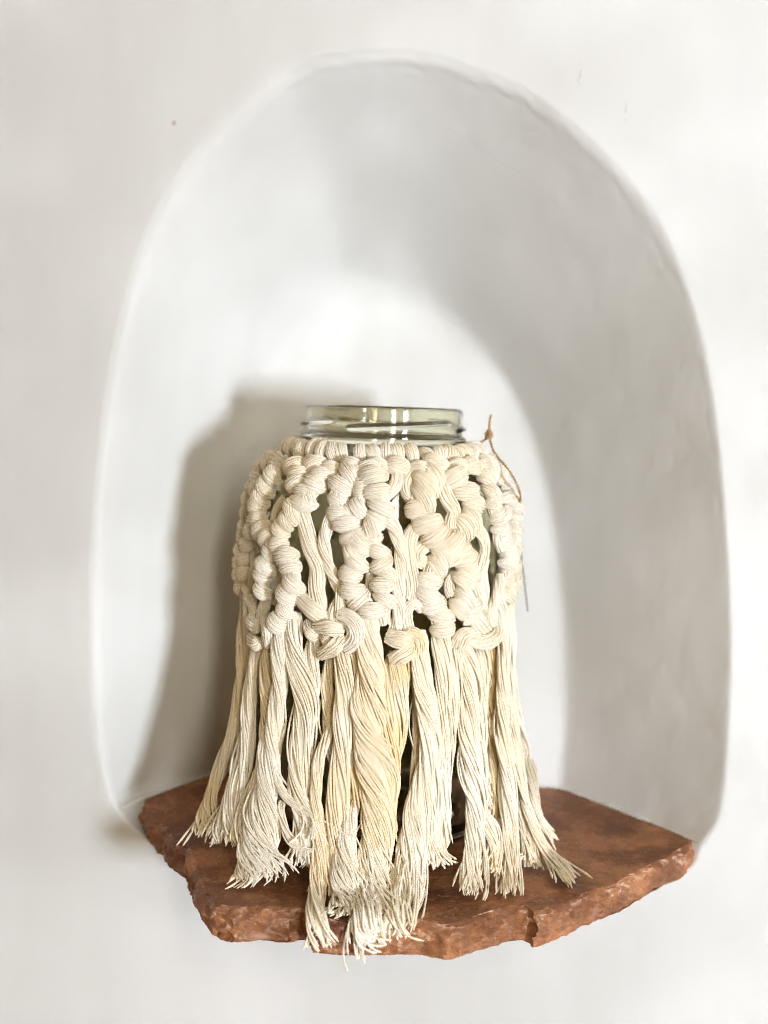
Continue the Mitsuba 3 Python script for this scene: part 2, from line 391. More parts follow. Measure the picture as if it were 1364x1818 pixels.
def threads(th, z, r):
    """Four slanted lug threads round the outside of the neck."""
    outside = (r > 0.0468) & (z > 0.2402) & (z < 0.2555)
    k = th * 4 / (2 * np.pi) + 0.30
    u = k - np.floor(k)                                         # 0..1 along one lug
    zc = 0.2432 + 0.0050 * u
    on = np.clip(np.minimum(u / 0.10, (0.93 - u) / 0.12), 0, 1)
    on = on * on * (3 - 2 * on)
    return np.where(outside, 0.0023 * on * np.exp(-((z - zc) / 0.0011) ** 2), 0)


def wavy(th, z, r):
    """Slight unevenness of pressed glass."""
    p = np.stack([np.cos(th) * r * 45 + z * 0, np.sin(th) * r * 45, z * 40], -1)
    return 0.00045 * (meshkit.fbm(p, 2, 21) - 0.5)


body_o = spline(outer_pts, 130); body_i = spline(inner_pts, 130)
nk = spline(neck_pts, 90)
sh = np.array([0, 0, GL])
bo = lathe(body_o, 192, wavy); bi = lathe(body_i, 192, wavy); nkm = lathe(nk, 384, lambda a, b, c: threads(a, b, c))
# the body's first and last rings meet the neck's without unevenness
for (v, f), prof, rows_, n in ((bo, body_o, (-1,), 192), (bi, body_i, (0,), 192)):
    for rr in rows_:
        k = (len(prof) + rr) % len(prof)
        th = np.arange(n) * 2 * np.pi / n
        v[k * n:(k + 1) * n] = np.c_[prof[k, 0] * np.cos(th), prof[k, 0] * np.sin(th), np.full(n, prof[k, 1])]
bm = join([bo, bi])
put('glass_jar__body', (bm[0] + sh, bm[1]), 'jar_glass')
put('glass_jar__neck', (nkm[0] + sh, nkm[1]), 'glass')
labels['glass_jar'] = {'label': 'empty clear glass jar with a threaded open neck standing on the terracotta shelf', 'category': 'jar'}
labels['glass_jar__neck'] = {'label': 'bare screw neck of greenish glass above the knotted cover'}

# ------------------------------------------------------------------ the knotted cotton cover
Zp = [-0.02, 0.0, 0.02, 0.045, 0.075, 0.10, 0.13, 0.165, 0.195, 0.208, 0.217, 0.224, 0.231, 0.236, 0.242, 0.26]
Rp = [0.1285, 0.1255, 0.1095, 0.0985, 0.0895, 0.0855, 0.083, 0.0815, 0.0788, 0.0765, 0.0730, 0.0665, 0.0585, 0.0535, 0.0505, 0.05]
shelf_poly = Polygon(poly).buffer(-0.001)
shelf_over = Polygon(poly).buffer(0.0025)


def R_cover(z):
    return np.interp(z, Zp, Rp)


def hit(px, py, off=0.0):
    """Where the pixel's ray meets the cover's middle surface (a surface of revolution), pushed out by off metres; the shelf carries what would pass through it."""
    d = ray(px, py)
    t = np.linspace(0.40, 0.85, 1400)
    p = EYE + d * t[:, None]
    g = np.hypot(p[:, 0], p[:, 1]) - (R_cover(p[:, 2]) + off)
    k = np.argmax(g < 0) if (g < 0).any() else int(np.argmin(g))
    low = np.flatnonzero(p[:, 2] < 0.0045)
    if len(low):
        inside = low[shapely.contains_xy(shelf_over, p[low, 0], p[low, 1])]
        if len(inside):
            k = min(k, int(inside[0]))
    return p[k]


def trace(pts, off=0.0):
    offs = np.broadcast_to(off, (len(pts),))
    return np.array([hit(x, y, o) for (x, y), o in zip(pts, offs)])


M_PX = 0.62 / FOCAL                                            # metres per photograph pixel at the cover's front


def radial(P):
    n = P.copy(); n[..., 2] = 0
    return unit(n)


def bundle(C, Nn, a, b, n, yarn=0.00052, twist=0.0, core=True, fray=0.0, jitter=0.00018, flyaway=0.0, seed=None, tip=True, ragged=0.0, sides=5, plies=0, splay=0.0):
    """A bundle of n yarns round the centre line C (M, 3). Nn (M, 3): the direction of its thickness b; a: its half width. fray: how far the yarns
    leave their ring towards the end."""
    r = np.random.default_rng(seed if seed is not None else int(rng.integers(1 << 30)))
    M = len(C)
    t = np.linspace(0, 1, M)
    tg = unit(np.gradient(C, axis=0))
    sd = unit(np.cross(tg, Nn)); nn = unit(np.cross(sd, tg))
    a = np.broadcast_to(a, (M,)); b = np.broadcast_to(b, (M,))
    ph = (np.arange(n) + r.uniform(-0.32, 0.32, n)) / n * 2 * np.pi
    rho = 1 + r.normal(0, 0.045, n)
    end = np.sqrt(r.uniform(0.02, 1.15, n))
    open_ = np.clip((t - (1 - fray)) / max(fray, 1e-6), 0, 1)[None] if fray > 0 else np.zeros((1, M))
    rr = rho[:, None] * (1 - open_) + open_ * (0.62 + 0.42 * end)[:, None]
    ang = ph[:, None] + twist * t[None] + r.normal(0, 0.10, n)[:, None] * open_ * 4
    w1 = r.uniform(2, 5, n); p1 = r.uniform(0, 6.3, n)
    ang = ang + 0.10 * np.sin(w1[:, None] * t[None] * 2 + p1[:, None])
    if plies > 0:                                               # the yarns lie in a few twisted strands with valleys between them
        gc = (np.floor(ph / (2 * np.pi) * plies) + 0.5) / plies * 2 * np.pi
        gang = gc[:, None] + twist * t[None]
        dlt = (ang - gang + np.pi) % (2 * np.pi) - np.pi
        hold = 1 - 0.7 * open_
        ang = gang + dlt * (1 - 0.18 * hold)
        rr = rr * (1 + hold * (0.18 * np.cos(dlt * 1.1) - 0.24 * (np.abs(dlt) / (np.pi / plies)) ** 3))
    P = C[None] + sd[None] * (a[None] * rr * np.cos(ang))[..., None] + nn[None] * (b[None] * rr * np.sin(ang))[..., None]
    L = np.linalg.norm(np.diff(C, axis=0), axis=1).sum()
    if plies > 0:                                               # yarns hang together in a few loose strands
        gi = (ph / (2 * np.pi) * plies + r.uniform(0, 1)).astype(int) % plies
        for vec, sc in ((sd, a), (nn, b)):
            w = r.uniform(0.8, 2.2, plies) * max(1.0, L / 0.06); f = r.uniform(0, 6.3, plies)
            P += (0.13 * sc[None] * np.sin(w[gi][:, None] * t[None] * 3.2 + f[gi][:, None]))[..., None] * vec[None]
    if splay > 0:
        k = np.clip((t - 0.72) / 0.28, 0, 1)[None] ** 1.6
        P += (k * r.normal(0, splay, n)[:, None])[..., None] * sd[None] + (k * np.abs(r.normal(0, splay * 0.25, n))[:, None])[..., None] * nn[None]
    for k in range(3):
        w = r.uniform(1.5, 5.0, n) * max(1.0, L / 0.05); f = r.uniform(0, 6.3, n)
        P[..., k] += jitter * np.sin(w[:, None] * t[None] * 2.2 + f[:, None])
    if flyaway > 0:                                             # a few yarns stray off the bundle
        k = r.random(n) < 0.22
        amt = np.where(k, r.uniform(0.3, 1, n), 0.12) * flyaway
        dx, dn = r.normal(0, 1, n), np.abs(r.normal(0, 0.3, n))
        fall = np.clip((t - 0.45) / 0.55, 0, 1) ** 2
        P += (amt * dx)[:, None, None] * fall[None, :, None] * sd[None] + (amt * dn)[:, None, None] * fall[None, :, None] * nn[None]
        loopy = (r.random(n) < 0.10) * flyaway * 0.35
        P += (loopy * r.choice([-1, 1], n))[:, None, None] * (np.sin(np.pi * np.clip((t - 0.2) / 0.6, 0, 1)) ** 2)[None, :, None] * sd[None]
    if ragged > 0:                                              # unequal lengths
        s = 1 - np.abs(r.normal(0, ragged, n)).clip(0, 0.45)
        x = t[None] * s[:, None] * (M - 1)
        i0 = np.minimum(x.astype(int), M - 2); fr = (x - i0)[..., None]
        I = np.arange(n)[:, None]
        P = P[I, i0] * (1 - fr) + P[I, i0 + 1] * fr
    if fray > 0 and M > 12:                                     # inner yarns, seen where the bundle opens
        m0 = int(M * max(0.0, 1 - fray - 0.06)); n2 = int(n * 0.8)
        i2 = r.integers(0, n, n2)
        Q = P[i2][:, m0:] - C[None, m0:]
        P2 = C[None, m0:] + Q * r.uniform(0.35, 0.9, n2)[:, None, None] + r.normal(0, 0.0009, (n2, 1, 3)) * np.linspace(0, 1, M - m0)[None, :, None]
        inner = tubes(P2, np.full(P2.shape[:2], yarn) * r.uniform(0.85, 1.1, n2)[:, None] * np.r_[np.ones(M - m0 - 2), 1.3, 0.45][None], sides)
    else:
        inner = None
    Rr = np.full((n, M), yarn) * r.uniform(0.88, 1.12, n)[:, None]
    if tip:
        Rr[:, -2] *= 1.35
        Rr[:, -1] *= 0.45
    parts = [tubes(P, Rr, sides)] + ([inner] if inner else [])
    if core:
        th = np.arange(14) * 2 * np.pi / 14
        e = (1 - 0.5 * np.clip((t - (1 - fray)) / max(fray, 1e-6), 0, 1)) * np.clip((1.0 - t) / 0.2, 0.1, 1) if fray > 0 else np.clip(np.minimum(t, 1 - t) / 0.05, 0.3, 1)
        e = e * (0.91 if plies > 0 else 1)
        ka, kb = np.maximum(a - yarn * 0.65, 0.0003) * e, np.maximum(b - yarn * 0.65, 0.0003) * e
        k = t < (0.97 if fray > 0 else 2)
        Cc = C[k][:, None] + sd[k][:, None] * (ka[k][:, None] * np.cos(th))[..., None] + nn[k][:, None] * (kb[k][:, None] * np.sin(th))[..., None]
        m = k.sum()
        i, j = np.meshgrid(np.arange(m - 1), np.arange(14), indexing='ij')
        j2 = (j + 1) % 14
        q = np.stack([i * 14 + j, i * 14 + j2, (i + 1) * 14 + j2, (i + 1) * 14 + j], -1).reshape(-1, 4)
        parts.append((Cc.reshape(-1, 3), np.vstack([q[:, [0, 1, 2]], q[:, [0, 2, 3]]])))
    return join(parts)


def floor_clip(v):
    """Yarns do not pass through the shelf."""
    inside = shapely.contains_xy(shelf_poly, v[:, 0], v[:, 1]) & (v[:, 2] < 0.0016) & (v[:, 2] > -0.03)
    v = v.copy()
    v[inside, 2] = 0.0014 + 0.22 * (0.0016 - v[inside, 2])
    r = np.hypot(v[:, 0], v[:, 1])
    rg = np.interp(v[:, 2], [0, 0.02, 0.19, 0.206, 0.2165, 0.2245, 0.2325, 0.236], [0.066, 0.0748, 0.0748, 0.0722, 0.068, 0.0615, 0.0500, 0.0495])
    k = (r < rg + 0.0004) & (v[:, 2] > 0.0)
    v[k, :2] *= ((rg[k] + 0.0004) / r[k])[:, None]
    return v


def wrap_mesh(c, n, across, L, H, a, b, yarns=None, seed=None, yarn=0.00044):
    """One hitch: a short plump band of yarns that arches over the bar, across its run, pinched where it dives under."""
    M = 11
    u = np.linspace(-1, 1, M)
    al = u * math.radians(108)
    C = c + across * (L * np.sin(al))[:, None] + n * (H * np.cos(al) - 0.35 * H)[:, None]
    N = unit(across * np.sin(al)[:, None] * H + n * np.cos(al)[:, None] * L)
    flip = rng.choice([-1, 1])
    pinch = 1 - np.where(u * flip > 0, 0.60, 0.36) * np.abs(u) ** 2.2
    ax, bx = a * pinch, b * (1 - 0.35 * np.abs(u) ** 2)
    C = C + (rng.normal(0, 0.0009) * np.cos(u * 1.5))[:, None] * unit(np.cross(across, n))
    tg = unit(np.gradient(C, axis=0)); sd = unit(np.cross(tg, N)); nn = np.cross(sd, tg)
    per = math.pi * (a + b)
    k = yarns or int(per * 0.68 / (yarn * 1.9))
    ph = np.linspace(-0.62, math.pi + 0.62, k) + rng.normal(0, 0.05, k)
    tw = rng.uniform(-0.25, 0.75)
    ang = ph[:, None] + tw * (u[None] * 0.5) + 0.07 * np.sin(rng.uniform(1, 3, k)[:, None] * u[None] * 2 + rng.uniform(0, 6, k)[:, None])
    rho = (1 + rng.normal(0, 0.03, k))[:, None]
    P = C[None] + sd[None] * (ax[None] * rho * np.cos(ang))[..., None] + nn[None] * (bx[None] * rho * np.sin(ang))[..., None]
    parts = [tubes(P, np.full((k, M), yarn) * rng.uniform(0.85, 1.15, k)[:, None], 5)]
    th = np.arange(16) * 2 * np.pi / 16
    Cc = C[:, None] + sd[:, None] * (np.maximum(ax - yarn * 0.95, 1e-4)[:, None] * np.cos(th))[..., None] + nn[:, None] * (np.maximum(bx - yarn * 0.95, 1e-4)[:, None] * np.sin(th))[..., None]
    i, j = np.meshgrid(np.arange(M - 1), np.arange(16), indexing='ij'); j2 = (j + 1) % 16
    q = np.stack([i * 16 + j, i * 16 + j2, (i + 1) * 16 + j2, (i + 1) * 16 + j], -1).reshape(-1, 4)
    parts.append((Cc.reshape(-1, 3), np.vstack([q[:, [0, 1, 2]], q[:, [0, 2, 3]]])))
    v, f = join(parts)
    return floor_clip(v), f


COVER = 'macrame_cover'
labels[COVER] = {'label': 'cream cotton macrame cover of knotted cord with long frayed fringe, fitted over the glass jar', 'category': 'macrame cover'}


def bar(pts, off=0.0, pitch=25.0, half=21.0, lean=0.36, mat='cotton', size=1.0):
    """A run of hitches along the pixel polyline."""
    key = numbered(COVER + '__knot_bar')
    P = trace(spline(pts, 60), off)
    s = np.r_[0, np.cumsum(np.linalg.norm(np.diff(P, axis=0), axis=1))]
    p = pitch * 1.04 * M_PX
    n = max(2, int(round(s[-1] / p)) + 1)
    q = np.linspace(0, s[-1], n)
    C = np.stack([np.interp(q, s, P[:, k]) for k in range(3)], 1)
    tg = unit(np.gradient(C, axis=0))
    N = radial(C)
    N = unit(N + np.array([0, 0, 0.35]) * np.clip((C[:, 2:] - 0.205) / 0.02, 0, 1))
    Cc = np.stack([np.interp(np.linspace(0, s[-1], 26), s, P[:, k]) for k in range(3)], 1)
    hw = np.full(26, max(half - 7.5, 4) * M_PX) * np.interp(np.linspace(0, 1, 26), [0, 0.06, 0.94, 1], [0.5, 1, 1, 0.5])
    m = bundle(Cc, radial(Cc), hw, np.full(26, 0.0030), 20, twist=2.0, yarn=0.0005, tip=False)
    put(key + '__core_cord', (floor_clip(m[0]), m[1]), mat)
    for i in range(n):
        g = rng.uniform(0.88, 1.14) * size
        ac = unit(np.cross(N[i], tg[i]))
        ln = lean + (0.16 if i % 2 else -0.16) + rng.normal(0, 0.15)
        ac = unit(ac * math.cos(ln) + tg[i] * math.sin(ln))
        d = s[-1] / (n - 1) if n > 1 else p
        wig = (0.0007 if i % 2 else -0.0007) + rng.normal(0, 0.0004)
        put(numbered(key + '__hitch'), wrap_mesh(C[i] + N[i] * rng.normal(0, 0.0006) + ac * wig, N[i], ac, (half - 5.5) * M_PX * g, 0.0042 * g, d * 0.57 * rng.uniform(0.94, 1.10), 0.0033 * g), mat)


def cord(pts, w, off=-0.001, name='cord', mat='cotton', twist=None, ply=1, flat=0.75, taper=None, yarn=0.00052):
    """A cord or a knot's loop that follows the pixel polyline, w pixels wide."""
    P = trace(spline(pts, 24), off if np.isscalar(off) else np.interp(np.linspace(0, 1, 24), np.linspace(0, 1, len(off)), off))
    P = np.stack([gaussian_filter1d(P[:, k], 1.0, mode='nearest') for k in range(3)], 1)
    L = np.linalg.norm(np.diff(P, axis=0), axis=1).sum()
    W_ = (np.interp(np.linspace(0, 1, 24), np.linspace(0, 1, len(w)), w) if not np.isscalar(w) else np.full(24, w)) * M_PX / 2
    N = radial(P)
    tw = (L / 0.035 if twist is None else twist) * 1.0
    if ply == 1:
        n = int(np.clip(2 * np.pi * W_.mean() * 0.9 / (yarn * 1.9), 9, 34))
        m = bundle(P, N, W_, W_ * flat, n, twist=tw, yarn=yarn, tip=False)
    else:
        parts = []
        tg = unit(np.gradient(P, axis=0)); sd = unit(np.cross(tg, N)); nn = np.cross(sd, tg)
        turn = np.linspace(0, L / 0.030 * 2 * np.pi * 0.8, 24)
        for k in range(ply):
            an = turn + k * 2 * np.pi / ply
            C = P + sd * (0.50 * W_ * np.cos(an))[:, None] + nn * (0.40 * W_ * np.sin(an))[:, None]
            parts.append(bundle(C, N, W_ * 0.50, W_ * 0.46, 10, twist=tw * 2, yarn=yarn, tip=False))
        m = join(parts)
    put(numbered(f'{COVER}__{name}'), (floor_clip(m[0]), m[1]), mat)


def knot(pieces, mat='cotton'):
    """An overhand knot: several loops of cord, each its own sub-part."""
    key = numbered(COVER + '__overhand_knot')
    for pts, w, off in pieces:
        P = trace(spline(pts, 16), np.interp(np.linspace(0, 1, 16), np.linspace(0, 1, 3), [off - 0.002, off + 0.002, off - 0.002]))
        W_ = np.full(16, w * M_PX / 2) * (1 - 0.22 * np.linspace(-1, 1, 16) ** 2)
        m = bundle(P, radial(P), W_, W_ * 0.75, int(np.clip(W_.mean() * 6 / 0.001, 14, 30)), twist=rng.uniform(0.4, 1.2), tip=False)
        put(numbered(key + '__loop'), (floor_clip(m[0]), m[1]), mat)


def tassel(pts, w, off=0.0, mat='cotton', n=None, twist=None, fray=0.45, flyaway=0.008, ragged=0.06, name='tassel', flat=0.62, M=38, tuck=True, splay=0.0036):
    """A hanging bundle of yarns along the pixel polyline; w: widths in pixels along it. Its top is tucked under what it comes out of."""
    w = list(w)
    if tuck:
        (x0, y0), (x1, y1) = pts[0], pts[1]
        L0 = math.hypot(x1 - x0, y1 - y0)
        pts = [(x0 - (x1 - x0) / L0 * 16, y0 - (y1 - y0) / L0 * 16)] + list(pts)
    P = trace(spline(pts, M), off if np.isscalar(off) else np.interp(np.linspace(0, 1, M), np.linspace(0, 1, len(off)), off))
    t = np.linspace(0, 1, M)
    if tuck:
        P -= radial(P) * (0.0045 * np.clip(1 - t / 0.10, 0, 1) ** 1.5)[:, None]
    P = np.stack([gaussian_filter1d(P[:, k], 1.5, mode='nearest') for k in range(3)], 1)
    L = np.linalg.norm(np.diff(P, axis=0), axis=1).sum()
    side_ = unit(np.cross(radial(P), [0, 0, 1.0]))
    P += side_ * (0.0012 * np.sin(rng.uniform(5, 9) * t * L / 0.1 + rng.uniform(0, 6)) * np.clip(t * 4, 0, 1))[:, None]
    W_ = np.interp(t, np.linspace(0, 1, len(w)), w) * M_PX / 2
    W_ = W_ * np.interp(t, [0, 0.35, 0.8, 1], [0.96, 0.82, 0.80, 0.92])
    W_ = W_ * (1 + 0.09 * np.sin(rng.uniform(6, 12) * t + rng.uniform(0, 6)))
    if tuck:
        W_ = W_ * np.interp(t, [0, 0.05], [0.7, 1])
    n = n or int(np.clip(W_.mean() * 6.2 / 0.00106, 12, 72))
    tw = rng.uniform(3.0, 4.6) * L / 0.06 if twist is None else twist
    tg = unit(np.gradient(P, axis=0))
    N = unit(radial(P) * np.abs(tg[:, 2:]) + np.array([0, 0, 1.0]) * np.hypot(tg[:, :1], tg[:, 1:2]))
    m = bundle(P, N, W_, np.minimum(W_ * flat, 0.0075) * np.interp(t, [0, 0.7, 1], [1, 0.95, 0.5]), n, twist=tw, fray=fray, jitter=0.00042, flyaway=flyaway, ragged=ragged, yarn=0.00053, plies=3, splay=splay)
    put(numbered(f'{COVER}__{name}'), (floor_clip(m[0]), m[1]), mat)


# ---- the top ring: pairs of lark's heads round the neck, then a row of hitches
NP = 24
for k in range(NP):
    key = numbered(COVER + '__larks_head')
    a0 = (k + 0.35) * 2 * np.pi / NP - np.pi / 2
    for s in (-1, 1):
        a = a0 + s * 0.060 + rng.normal(0, 0.016)
        r, z = 0.0575, 0.2315 + rng.normal(0, 0.0005)
        rad = np.array([math.cos(a), math.sin(a), 0]); slope = unit(np.array([rad[0] * 0.62, rad[1] * 0.62, -0.78])); n = unit(np.array([rad[0] * 0.78, rad[1] * 0.78, 0.62]))
        slope = unit(slope + np.cross(n, slope) * rng.normal(0.12, 0.28))
        put(numbered(key + '__loop'), wrap_mesh(rad * (r + rng.normal(0, 0.0006)) + np.array([0, 0, z + rng.normal(0, 0.0006)]), n, slope, 0.0043 * rng.uniform(0.88, 1.18), 0.0036, 0.0038 * rng.uniform(0.88, 1.14), 0.0029), 'cotton')
NR = 34
for k in range(NR):
    key = COVER + '__knot_row'
    a = (k + 0.2 + rng.normal(0, 0.05)) * 2 * np.pi / NR
    rad = np.array([math.cos(a), math.sin(a), 0]); tan = np.array([-rad[1], rad[0], 0])
    r, z = 0.0668, 0.2228 + rng.normal(0, 0.0007)
    n = unit(np.array([rad[0], rad[1], 0.55])); dn = np.cross(tan, n)
    ln = 0.25 + rng.normal(0, 0.2)
    put(numbered(key + '__hitch'), wrap_mesh(rad * r + np.array([0, 0, z]), n, unit(tan * math.cos(ln) + dn * math.sin(ln)), 0.0046 * rng.uniform(0.9, 1.15), 0.0042, 0.0054 * rng.uniform(0.9, 1.1), 0.0032), 'cotton')

# ---- diagonal bars of hitches (front)
B_ = [
    # left silhouette
    ([(466, 828), (451, 862), (443, 898), (437, 942), (431, 992), (429, 1040)], -0.001, 24, 17),
    ([(497, 828), (481, 856), (470, 872), (463, 893), (460, 915), (466, 937), (476, 956)], 0.0, 24, 20),
    ([(527, 828), (526, 852), (534, 868), (543, 886), (527, 905)], 0.001, 24, 23),
    ([(560, 828), (568, 850), (558, 868), (548, 880)], 0.0, 22, 19),
    ([(524, 903), (510, 924), (499, 946), (494, 968), (480, 986), (472, 1006), (468, 1028), (467, 1048)], 0.001, 25, 20),
    ([(497, 966), (508, 990), (517, 1010), (522, 1036), (512, 1060), (508, 1078), (497, 1104)], 0.0015, 25, 20),
    # second column
    ([(628, 828), (613, 852), (603, 874), (600, 896), (609, 917), (616, 934), (628, 950)], 0.0, 24, 22),
    ([(636, 842), (645, 862), (645, 882), (636, 900), (622, 912)], -0.001, 22, 16),
    ([(655, 836), (663, 854), (671, 870), (675, 886), (675, 906), (670, 927), (656, 943), (640, 960), (630, 978)], 0.001, 24, 22),
    ([(640, 972), (631, 1000), (624, 1026), (625, 1050), (642, 1064), (656, 1082)], 0.001, 25, 20),
    ([(660, 955), (672, 985), (681, 1005), (685, 1025), (679, 1046), (682, 1062)], 0.0, 23, 19),
    # third column
    ([(776, 828), (762, 858), (750, 878), (746, 896), (750, 922), (765, 941), (782, 955), (792, 972), (806, 988)], 0.001, 26, 25),
    ([(812, 852), (822, 868), (836, 884), (841, 910), (832, 928), (820, 944), (806, 960)], 0.0005, 25, 23),
    ([(800, 962), (818, 982), (833, 998), (832, 1022), (827, 1040), (826, 1060), (818, 1082)], 0.002, 25, 23),
    ([(790, 988), (774, 1006), (766, 1024), (760, 1042), (762, 1058), (774, 1076), (782, 1094), (788, 1118)], 0.001, 25, 24),
    ([(822, 1070), (840, 1082), (850, 1096)], -0.001, 24, 20),
    # right side
    ([(862, 828), (868, 860), (873, 884), (877, 906), (888, 930), (893, 955)], 0.0, 24, 19),
    ([(884, 842), (897, 860), (905, 880), (909, 902), (911, 926), (911, 950), (908, 975)], -0.001, 20, 16),
    ([(896, 960), (902, 984), (898, 1012), (903, 1038), (901, 1062)], 0.0, 23, 18),
]
for pts, off, pitch, half in B_:
    bar(pts, off, pitch, half)

# ---- cords between the bars
C_ = [
    ([(536, 905), (544, 940), (556, 985), (566, 1010), (562, 1035), (565, 1062), (571, 1110)], 28, -0.001, 1),
    ([(592, 915), (577, 945), (577, 975), (586, 1010), (600, 1040), (612, 1062)], 21, -0.001, 3),
    ([(611, 1040), (603, 1070), (594, 1092), (592, 1112)], 24, 0.0, 3),
    ([(650, 880), (654, 905), (648, 930)], 16, -0.004, 3),
    ([(684, 918), (702, 940), (712, 975), (714, 1010), (706, 1040), (711, 1075), (704, 1112), (702, 1135)], 23, 0.0, 3),
    ([(758, 930), (733, 944), (726, 980), (729, 1010), (731, 1040), (725, 1066)], 25, -0.001, 1),
    ([(752, 1085), (742, 1072), (728, 1076), (722, 1100), (729, 1130)], 18, 0.0, 1),
    ([(733, 842), (722, 855), (726, 880), (744, 890)], 20, -0.001, 1),
    ([(787, 860), (794, 885), (806, 912), (800, 930), (806, 945)], 24, -0.001, 1),
    ([(758, 1000), (745, 995), (742, 985), (756, 968)], 22, -0.001, 1),
    ([(803, 1060), (797, 1040), (800, 1028), (812, 1022)], 18, -0.002, 1),
    ([(838, 930), (856, 950), (861, 975), (852, 1005), (846, 1030), (852, 1060)], 22, -0.001, 1),
    ([(862, 990), (858, 1030), (862, 1055), (852, 1075)], 17, -0.002, 3),
    ([(890, 1020), (884, 1050), (876, 1075), (872, 1096), (881, 1118)], 24, 0.0, 3),
    ([(508, 885), (494, 905), (488, 925)], 20, -0.004, 1),
    ([(444, 960), (452, 1000), (446, 1040), (452, 1080)], 17, -0.003, 1),
    ([(436, 1000), (436, 1030), (442, 1062), (455, 1094)], 19, -0.001, 3),
    ([(480, 1050), (470, 1075), (464, 1100)], 22, -0.002, 1),
    ([(505, 1005), (494, 1040), (490, 1075)], 15, -0.005, 1),
    ([(662, 1010), (656, 1034), (652, 1060)], 14, -0.005, 1),
    ([(705, 828), (704, 858), (694, 872), (680, 882)], 20, 0.0, 1),
    ([(690, 1062), (682, 1085), (684, 1110)], 20, -0.002, 1),
    ([(893, 925), (884, 948), (890, 975)], 20, -0.001, 1),
    ([(836, 1010), (845, 1050), (856, 1085), (866, 1110)], 22, -0.003, 1),
]
for pts, w, off, ply in C_:
    cord(pts, w, off, ply=ply)

# ---- overhand knots
knot([([(452, 1092), (446, 1102), (454, 1112), (468, 1106)], 24, 0.001), ([(468, 1100), (474, 1120), (474, 1146)], 20, 0.003), ([(446, 1132), (454, 1144), (468, 1138)], 24, 0.001)])
knot([([(528, 1056), (552, 1080), (586, 1108)], 29, 0.001), ([(602, 1092), (626, 1104), (632, 1130), (612, 1150)], 31, 0.003), ([(560, 1112), (586, 1115), (610, 1121)], 23, 0.004),
      ([(612, 1132), (592, 1150), (570, 1162)], 25, 0.003), ([(572, 1126), (581, 1138), (592, 1140)], 16, 0.001), ([(546, 1104), (552, 1124), (570, 1133)], 20, 0.0)])
knot([([(688, 1128), (710, 1136), (734, 1140)], 30, 0.004), ([(724, 1120), (744, 1134), (740, 1168)], 23, 0.003), ([(694, 1172), (712, 1166), (734, 1156)], 27, 0.004)], 'cotton_cream')
knot([([(810, 1148), (826, 1130), (846, 1134)], 30, 0.002), ([(836, 1136), (860, 1141), (880, 1132), (884, 1106)], 26, 0.003), ([(820, 1100), (842, 1098), (858, 1118), (868, 1124)], 28, 0.001)])

